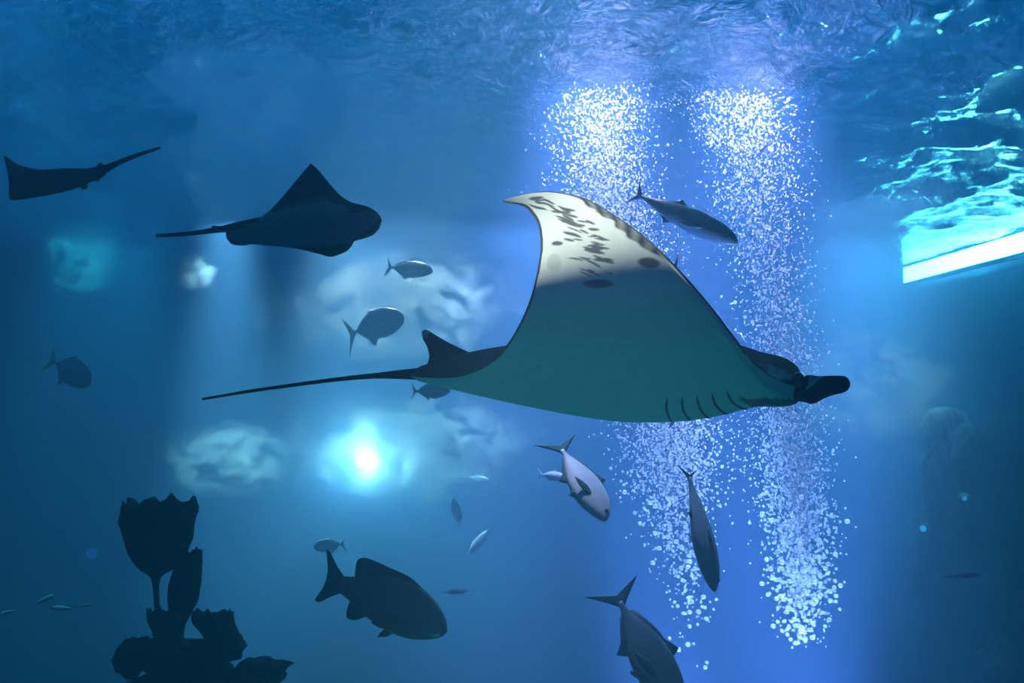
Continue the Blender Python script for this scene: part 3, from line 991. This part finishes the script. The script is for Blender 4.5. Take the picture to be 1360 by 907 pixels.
# long daylight window high in the right wall, just under the waterline
m_day = emit_mat('daylight_pane', (0.85, 1.0, 0.90), 110.0)
m_frame = simple_mat('window_frame', (0.10, 0.14, 0.16), 0.6)
win = box('window_1', (9.80, 11.0, SURF_Z - 0.45), (9.84, 20.6, SURF_Z - 0.06), m_day)
tag(win, kind='structure')
for lo, hi in [((9.76, 10.9, SURF_Z - 0.53), (9.88, 20.7, SURF_Z - 0.45)), ((9.76, 20.6, SURF_Z - 0.45), (9.88, 20.7, SURF_Z - 0.04))]:
    box('window_frame', lo, hi, m_frame, win)


# added glowing panels out of view, meant to give glints on the ripples
m_panel = emit_mat('glint_panel_glow', (0.30, 0.95, 1.0), 70.0)
for i, x in enumerate((-10.5, -6.3, -2.1, 2.1, 6.3)):
    for j, y in enumerate((11.2, 15.2)):
        pn = bpy.data.objects.new('added_glint_panel', None)
        COL.objects.link(pn)
        pn.location = (x + (0.8 if j else 0), y, SURF_Z + 5.0)
        tag(pn, 'added glint panel out of view over the pool', 'lamp', 'added glint panels over the pool')
        box('frame', (-1.3, -.2, 0.02), (1.3, .2, 0.12), m_frame, pn)
        box('diffuser', (-1.2, -.12, -0.02), (1.2, .12, 0.02), m_panel, pn)


def wall_lamp(label, u, v_, d, r, strength, col, glow=0):
    c = P(u, v_, d)
    ax = (Vector((0, 0, CAM_Z)) - c).normalized()
    sx = ax.cross(Vector((0, 0, 1))).normalized()
    sz = sx.cross(ax)
    n = 24

    def lathe(nm, prof, mat, parent):
        vs_, fs = [], []
        for a, rr in prof:
            for j in range(n):
                th = 2 * math.pi * j / n
                vs_.append(ax * a + sx * (rr * math.cos(th)) + sz * (rr * math.sin(th)))
        for i in range(len(prof) - 1):
            for j in range(n):
                fs.append((i * n + j, i * n + (j + 1) % n, (i + 1) * n + (j + 1) % n, (i + 1) * n + j))
        fs += [tuple(range(n)), tuple((len(prof) - 1) * n + j for j in range(n))]
        ob = mesh_obj(nm, vs_, fs, mat, parent)
        fix_normals(ob)
        return ob
    root = bpy.data.objects.new('underwater_lamp', None)
    COL.objects.link(root)
    root.location = c
    tag(root, label, 'lamp')
    lathe('housing', [(-.5 * r, .5 * r), (-.3 * r, .95 * r), (0, 1.12 * r), (.12 * r, 1.12 * r), (.12 * r, 1.0 * r), (.02, .98 * r)], m_frame, root)
    lathe('lens', [(0.02, .98 * r), (.14 * r, .8 * r), (.22 * r, .4 * r), (.24 * r, .02)], emit_mat('lamp_lens', col, strength), root)
    if glow:
        pl = bpy.data.lights.new('lamp_glow', 'POINT')
        pl.energy, pl.color, pl.shadow_soft_size = glow, (1.0, 0.62, 0.52), 0.05
        po = bpy.data.objects.new('lamp_glow', pl)
        COL.objects.link(po)
        po.parent = root
        po.location = ax * (0.5 * r + 0.12)
    # stand down to the floor
    st = tube_path([Vector((0, 0.05, -.6 * r)), Vector((0, .05, -c.z * .5)), Vector((0, .05, -c.z))], [.05, .05, .08], 8, 8)
    mesh_obj('stand', *st, m_frame, root)
    return root


wall_lamp('brilliant white underwater lamp glowing through the haze', 480, 614, 15.5, 0.09, 3000.0, (0.85, 1.0, 0.95), 2200)
wall_lamp('faint blue lamp in the dark water near the sponges', 122, 735, 18, 0.14, 1.2, (0.05, 0.25, 1.0))
wall_lamp('faint cyan lamp low in the dark water beyond the bubbles', 1226, 702, 14, 0.10, 3.0, (0.15, 0.6, 1.0))
wall_lamp('dim cyan lamp in the dark water below the reef pinnacles', 1281, 662, 13.4, 0.09, 2.0, (0.15, 0.6, 1.0))

# ------------------------------------------------------------------ clouds of micro-bubbles drifting under the floodlights
def mist(label, u, v_, d, r, dens, seed, scale=1.0):
    m, t, o = material('micro_bubble_mist')
    tc = nd(t, 'ShaderNodeTexCoord')
    ln = nd(t, 'ShaderNodeVectorMath', operation='LENGTH')
    t.links.new(tc.outputs['Object'], ln.inputs[0])
    fall = nd(t, 'ShaderNodeMapRange', interpolation_type='SMOOTHSTEP')
    fall.inputs[1].default_value, fall.inputs[2].default_value = 0.5, 1.0
    fall.inputs[3].default_value, fall.inputs[4].default_value = 1.0, 0.0
    t.links.new(ln.outputs['Value'], fall.inputs[0])
    mp = nd(t, 'ShaderNodeMapping')
    mp.inputs['Location'].default_value = (seed * 3.7, seed * 1.3, seed * 2.1)
    mp.inputs['Scale'].default_value = (r[0] * scale, r[1] * scale, r[2] * scale * 1.3)
    t.links.new(tc.outputs['Object'], mp.inputs[0])
    nz = nd(t, 'ShaderNodeTexNoise', Scale=2.0, Detail=5.0, Roughness=0.62, Distortion=0.8)
    t.links.new(mp.outputs[0], nz.inputs['Vector'])
    th = nd(t, 'ShaderNodeMapRange')
    th.inputs[1].default_value, th.inputs[2].default_value = 0.48, 0.60
    t.links.new(nz.outputs['Fac'], th.inputs[0])
    mu = nd(t, 'ShaderNodeMath', operation='MULTIPLY')
    t.links.new(fall.outputs[0], mu.inputs[0])
    t.links.new(th.outputs[0], mu.inputs[1])
    m2 = nd(t, 'ShaderNodeMath', operation='MULTIPLY')
    m2.inputs[1].default_value = dens
    t.links.new(mu.outputs[0], m2.inputs[0])
    vs3 = nd(t, 'ShaderNodeVolumeScatter', Anisotropy=0.2)
    vs3.inputs['Color'].default_value = (0.9, 0.95, 1.0, 1)
    t.links.new(m2.outputs[0], vs3.inputs['Density'])
    t.links.new(vs3.outputs[0], o.inputs['Volume'])
    bm = bmesh.new()
    bmesh.ops.create_icosphere(bm, subdivisions=3, radius=1.0)
    me = bpy.data.meshes.new('bubble_mist')
    bm.to_mesh(me)
    bm.free()
    me.materials.append(m)
    ob = bpy.data.objects.new('bubble_mist', me)
    COL.objects.link(ob)
    ob.location = P(u, v_, d)
    ob.scale = r
    return tag(ob, label, 'mist', kind='stuff')


mist('wispy cloud of micro-bubbles beyond the sponges', 300, 612, 15.5, (1.45, 0.5, 0.85), 2.2, 1, 1.5)
mist('bright cloud of micro-bubbles behind the glowing lamp', 545, 596, 15.9, (3.0, 0.7, 1.2), 2.4, 2, 1.0)
mist('pale cloud of micro-bubbles behind the trevally', 520, 405, 15.6, (2.9, 0.8, 1.25), 1.1, 3)
mist('thin cloud of micro-bubbles beyond the manta head', 1160, 520, 13.6, (1.6, 0.7, 1.3), 0.8, 4)
mist('small cloud of micro-bubbles below the brown ray', 105, 352, 18.0, (1.1, 0.7, 0.9), 0.9, 5, 1.3)
mist('little white puff of micro-bubbles below the eagle ray tail', 252, 362, 15.5, (0.6, 0.4, 0.4), 2.0, 6, 2.0)

# ------------------------------------------------------------------ bubbles
m_bub, t, o = material('bubble')
g1 = nd(t, 'ShaderNodeBsdfGlossy', Roughness=0.12)
d1 = nd(t, 'ShaderNodeBsdfDiffuse')
d1.inputs['Color'].default_value = (0.95, 0.95, 0.95, 1)
t1 = nd(t, 'ShaderNodeBsdfTranslucent')
t1.inputs['Color'].default_value = (0.95, 0.95, 0.95, 1)
mA = nd(t, 'ShaderNodeMixShader')
mA.inputs[0].default_value = 0.65
mB = nd(t, 'ShaderNodeMixShader')
mB.inputs[0].default_value = 0.25
t.links.new(d1.outputs[0], mA.inputs[1])
t.links.new(t1.outputs[0], mA.inputs[2])
t.links.new(mA.outputs[0], mB.inputs[1])
t.links.new(g1.outputs[0], mB.inputs[2])
tb = nd(t, 'ShaderNodeBsdfTransparent')
mC = nd(t, 'ShaderNodeMixShader')
mC.inputs[0].default_value = 0.6
t.links.new(tb.outputs[0], mC.inputs[1])
t.links.new(mB.outputs[0], mC.inputs[2])
t.links.new(mC.outputs[0], o.inputs['Surface'])

BD = 8.2
rb = np.random.RandomState(5)
# plume paths: (v, u centre, half width, density)
PL_A = [(92, 800, 62, .5), (150, 798, 64, 1.0), (260, 805, 64, 1.0), (400, 845, 66, .8), (560, 890, 74, 1.0), (620, 893, 68, .85), (680, 898, 55, .42),
        (740, 908, 42, .17), (800, 918, 36, .07), (850, 915, 30, .035), (890, 925, 28, .02)]
PL_B = [(110, 985, 70, .8), (200, 1000, 66, .7), (300, 1010, 60, .5), (400, 1030, 48, .6), (500, 1040, 46, .8), (600, 1050, 52, 1.0), (700, 1060, 48, .8),
        (780, 1064, 38, .55), (830, 1066, 34, .25), (860, 1065, 34, .06)]


def plume_points(tab, n):
    vs2 = np.linspace(tab[0][0], tab[-1][0], 800)
    w = np.interp(vs2, [r[0] for r in tab], [r[2] * r[3] for r in tab])
    cdf = np.cumsum(w)
    cdf /= cdf[-1]
    res = []
    for _ in range(n):
        v_ = float(np.interp(rb.rand(), cdf, vs2))
        c = np.interp(v_, [r[0] for r in tab], [r[1] for r in tab])
        h = np.interp(v_, [r[0] for r in tab], [r[2] for r in tab])
        g = rb.normal(0, 0.5)
        d = BD + rb.normal(0, 0.22)
        p = P(float(c + g * h), v_, d)
        if p.z < SURF_Z - 0.06:
            res.append((p, v_))
    return res


pts = plume_points(PL_A, 13000) + plume_points(PL_B, 10000)
# rings where the plumes burst at the surface
for cu, cv, ru, rv, n in [(872, 118, 42, 20, 260), (970, 155, 44, 40, 420), (835, 105, 40, 14, 150)]:
    for _ in range(n):
        th = rb.uniform(0, 6.28)
        k = 1 + rb.normal(0, 0.16)
        p = P(cu + ru * math.cos(th) * k, cv + rv * math.sin(th) * k, BD + rb.normal(0, .15))
        if p.z < SURF_Z - 0.06:
            pts.append((p, cv))
rad = []
for p, v_ in pts:
    base = 0.0072 + 0.0065 * max(0, (v_ - 560) / 300)
    rad.append(min(0.022, base * math.exp(rb.normal(0, 0.35))))
# loose bubbles well below the plumes, large ones first
order = sorted(range(len(pts)), key=lambda i: -(rad[i] + 0.010 * max(0.0, (pts[i][1] - 600) / 250)))
big, rest = order[:290], order[290:]


def ico(sub):
    bm = bmesh.new()
    bmesh.ops.create_icosphere(bm, subdivisions=sub, radius=1.0)
    vs2 = np.array([v_.co for v_ in bm.verts])
    fs2 = np.array([[v_.index for v_ in f_.verts] for f_ in bm.faces])
    bm.free()
    return vs2, fs2


iv, if_ = ico(2)
iv1, if1 = ico(1)
bub_mesh = bpy.data.meshes.new('air_bubble')
bub_mesh.from_pydata(iv.tolist(), [], if_.tolist())
bub_mesh.polygons.foreach_set('use_smooth', [True] * len(bub_mesh.polygons))
bub_mesh.materials.append(m_bub)
for i in big:
    o = bpy.data.objects.new('air_bubble', bub_mesh)
    COL.objects.link(o)
    o.location = pts[i][0]
    r = rad[i] * 1.15
    o.scale = (r, r, r * 0.85)
    u_, v2 = project(pts[i][0])
    if u_ > float(np.interp(v2, [100, 900], [905, 985])):
        lab, grp = ('round air bubble in the plume that passes behind the manta head', 'air bubbles of the plume behind the head')
    elif v2 > 715:
        lab, grp = ('loose round air bubble at the thin foot of the plume around the slim diving jack', 'loose air bubbles at the plume foot')
    else:
        lab, grp = ('round air bubble in the plume that passes behind the manta wing', 'air bubbles of the plume behind the wing')
    tag(o, lab, 'bubble', grp)
bp_ = np.array([pts[i][0] for i in big])
br_ = np.array([rad[i] * 1.15 for i in big])
rest = [i for i in rest if np.all(np.linalg.norm(bp_ - np.array(pts[i][0]), axis=1) > br_ + rad[i] + 0.003)]
allv, allf = [], []
for q, i in enumerate(rest):
    allv.append(iv1 * np.array([rad[i], rad[i], rad[i] * 0.9]) + np.array(pts[i][0]))
    allf.append(if1 + q * len(iv1))
allv, allf = np.concatenate(allv), np.concatenate(allf)
tag(mesh_obj('bubble_plume', allv.tolist(), allf.tolist(), m_bub), 'dense plumes of fine silver bubbles rising to the surface', 'bubbles', kind='stuff')
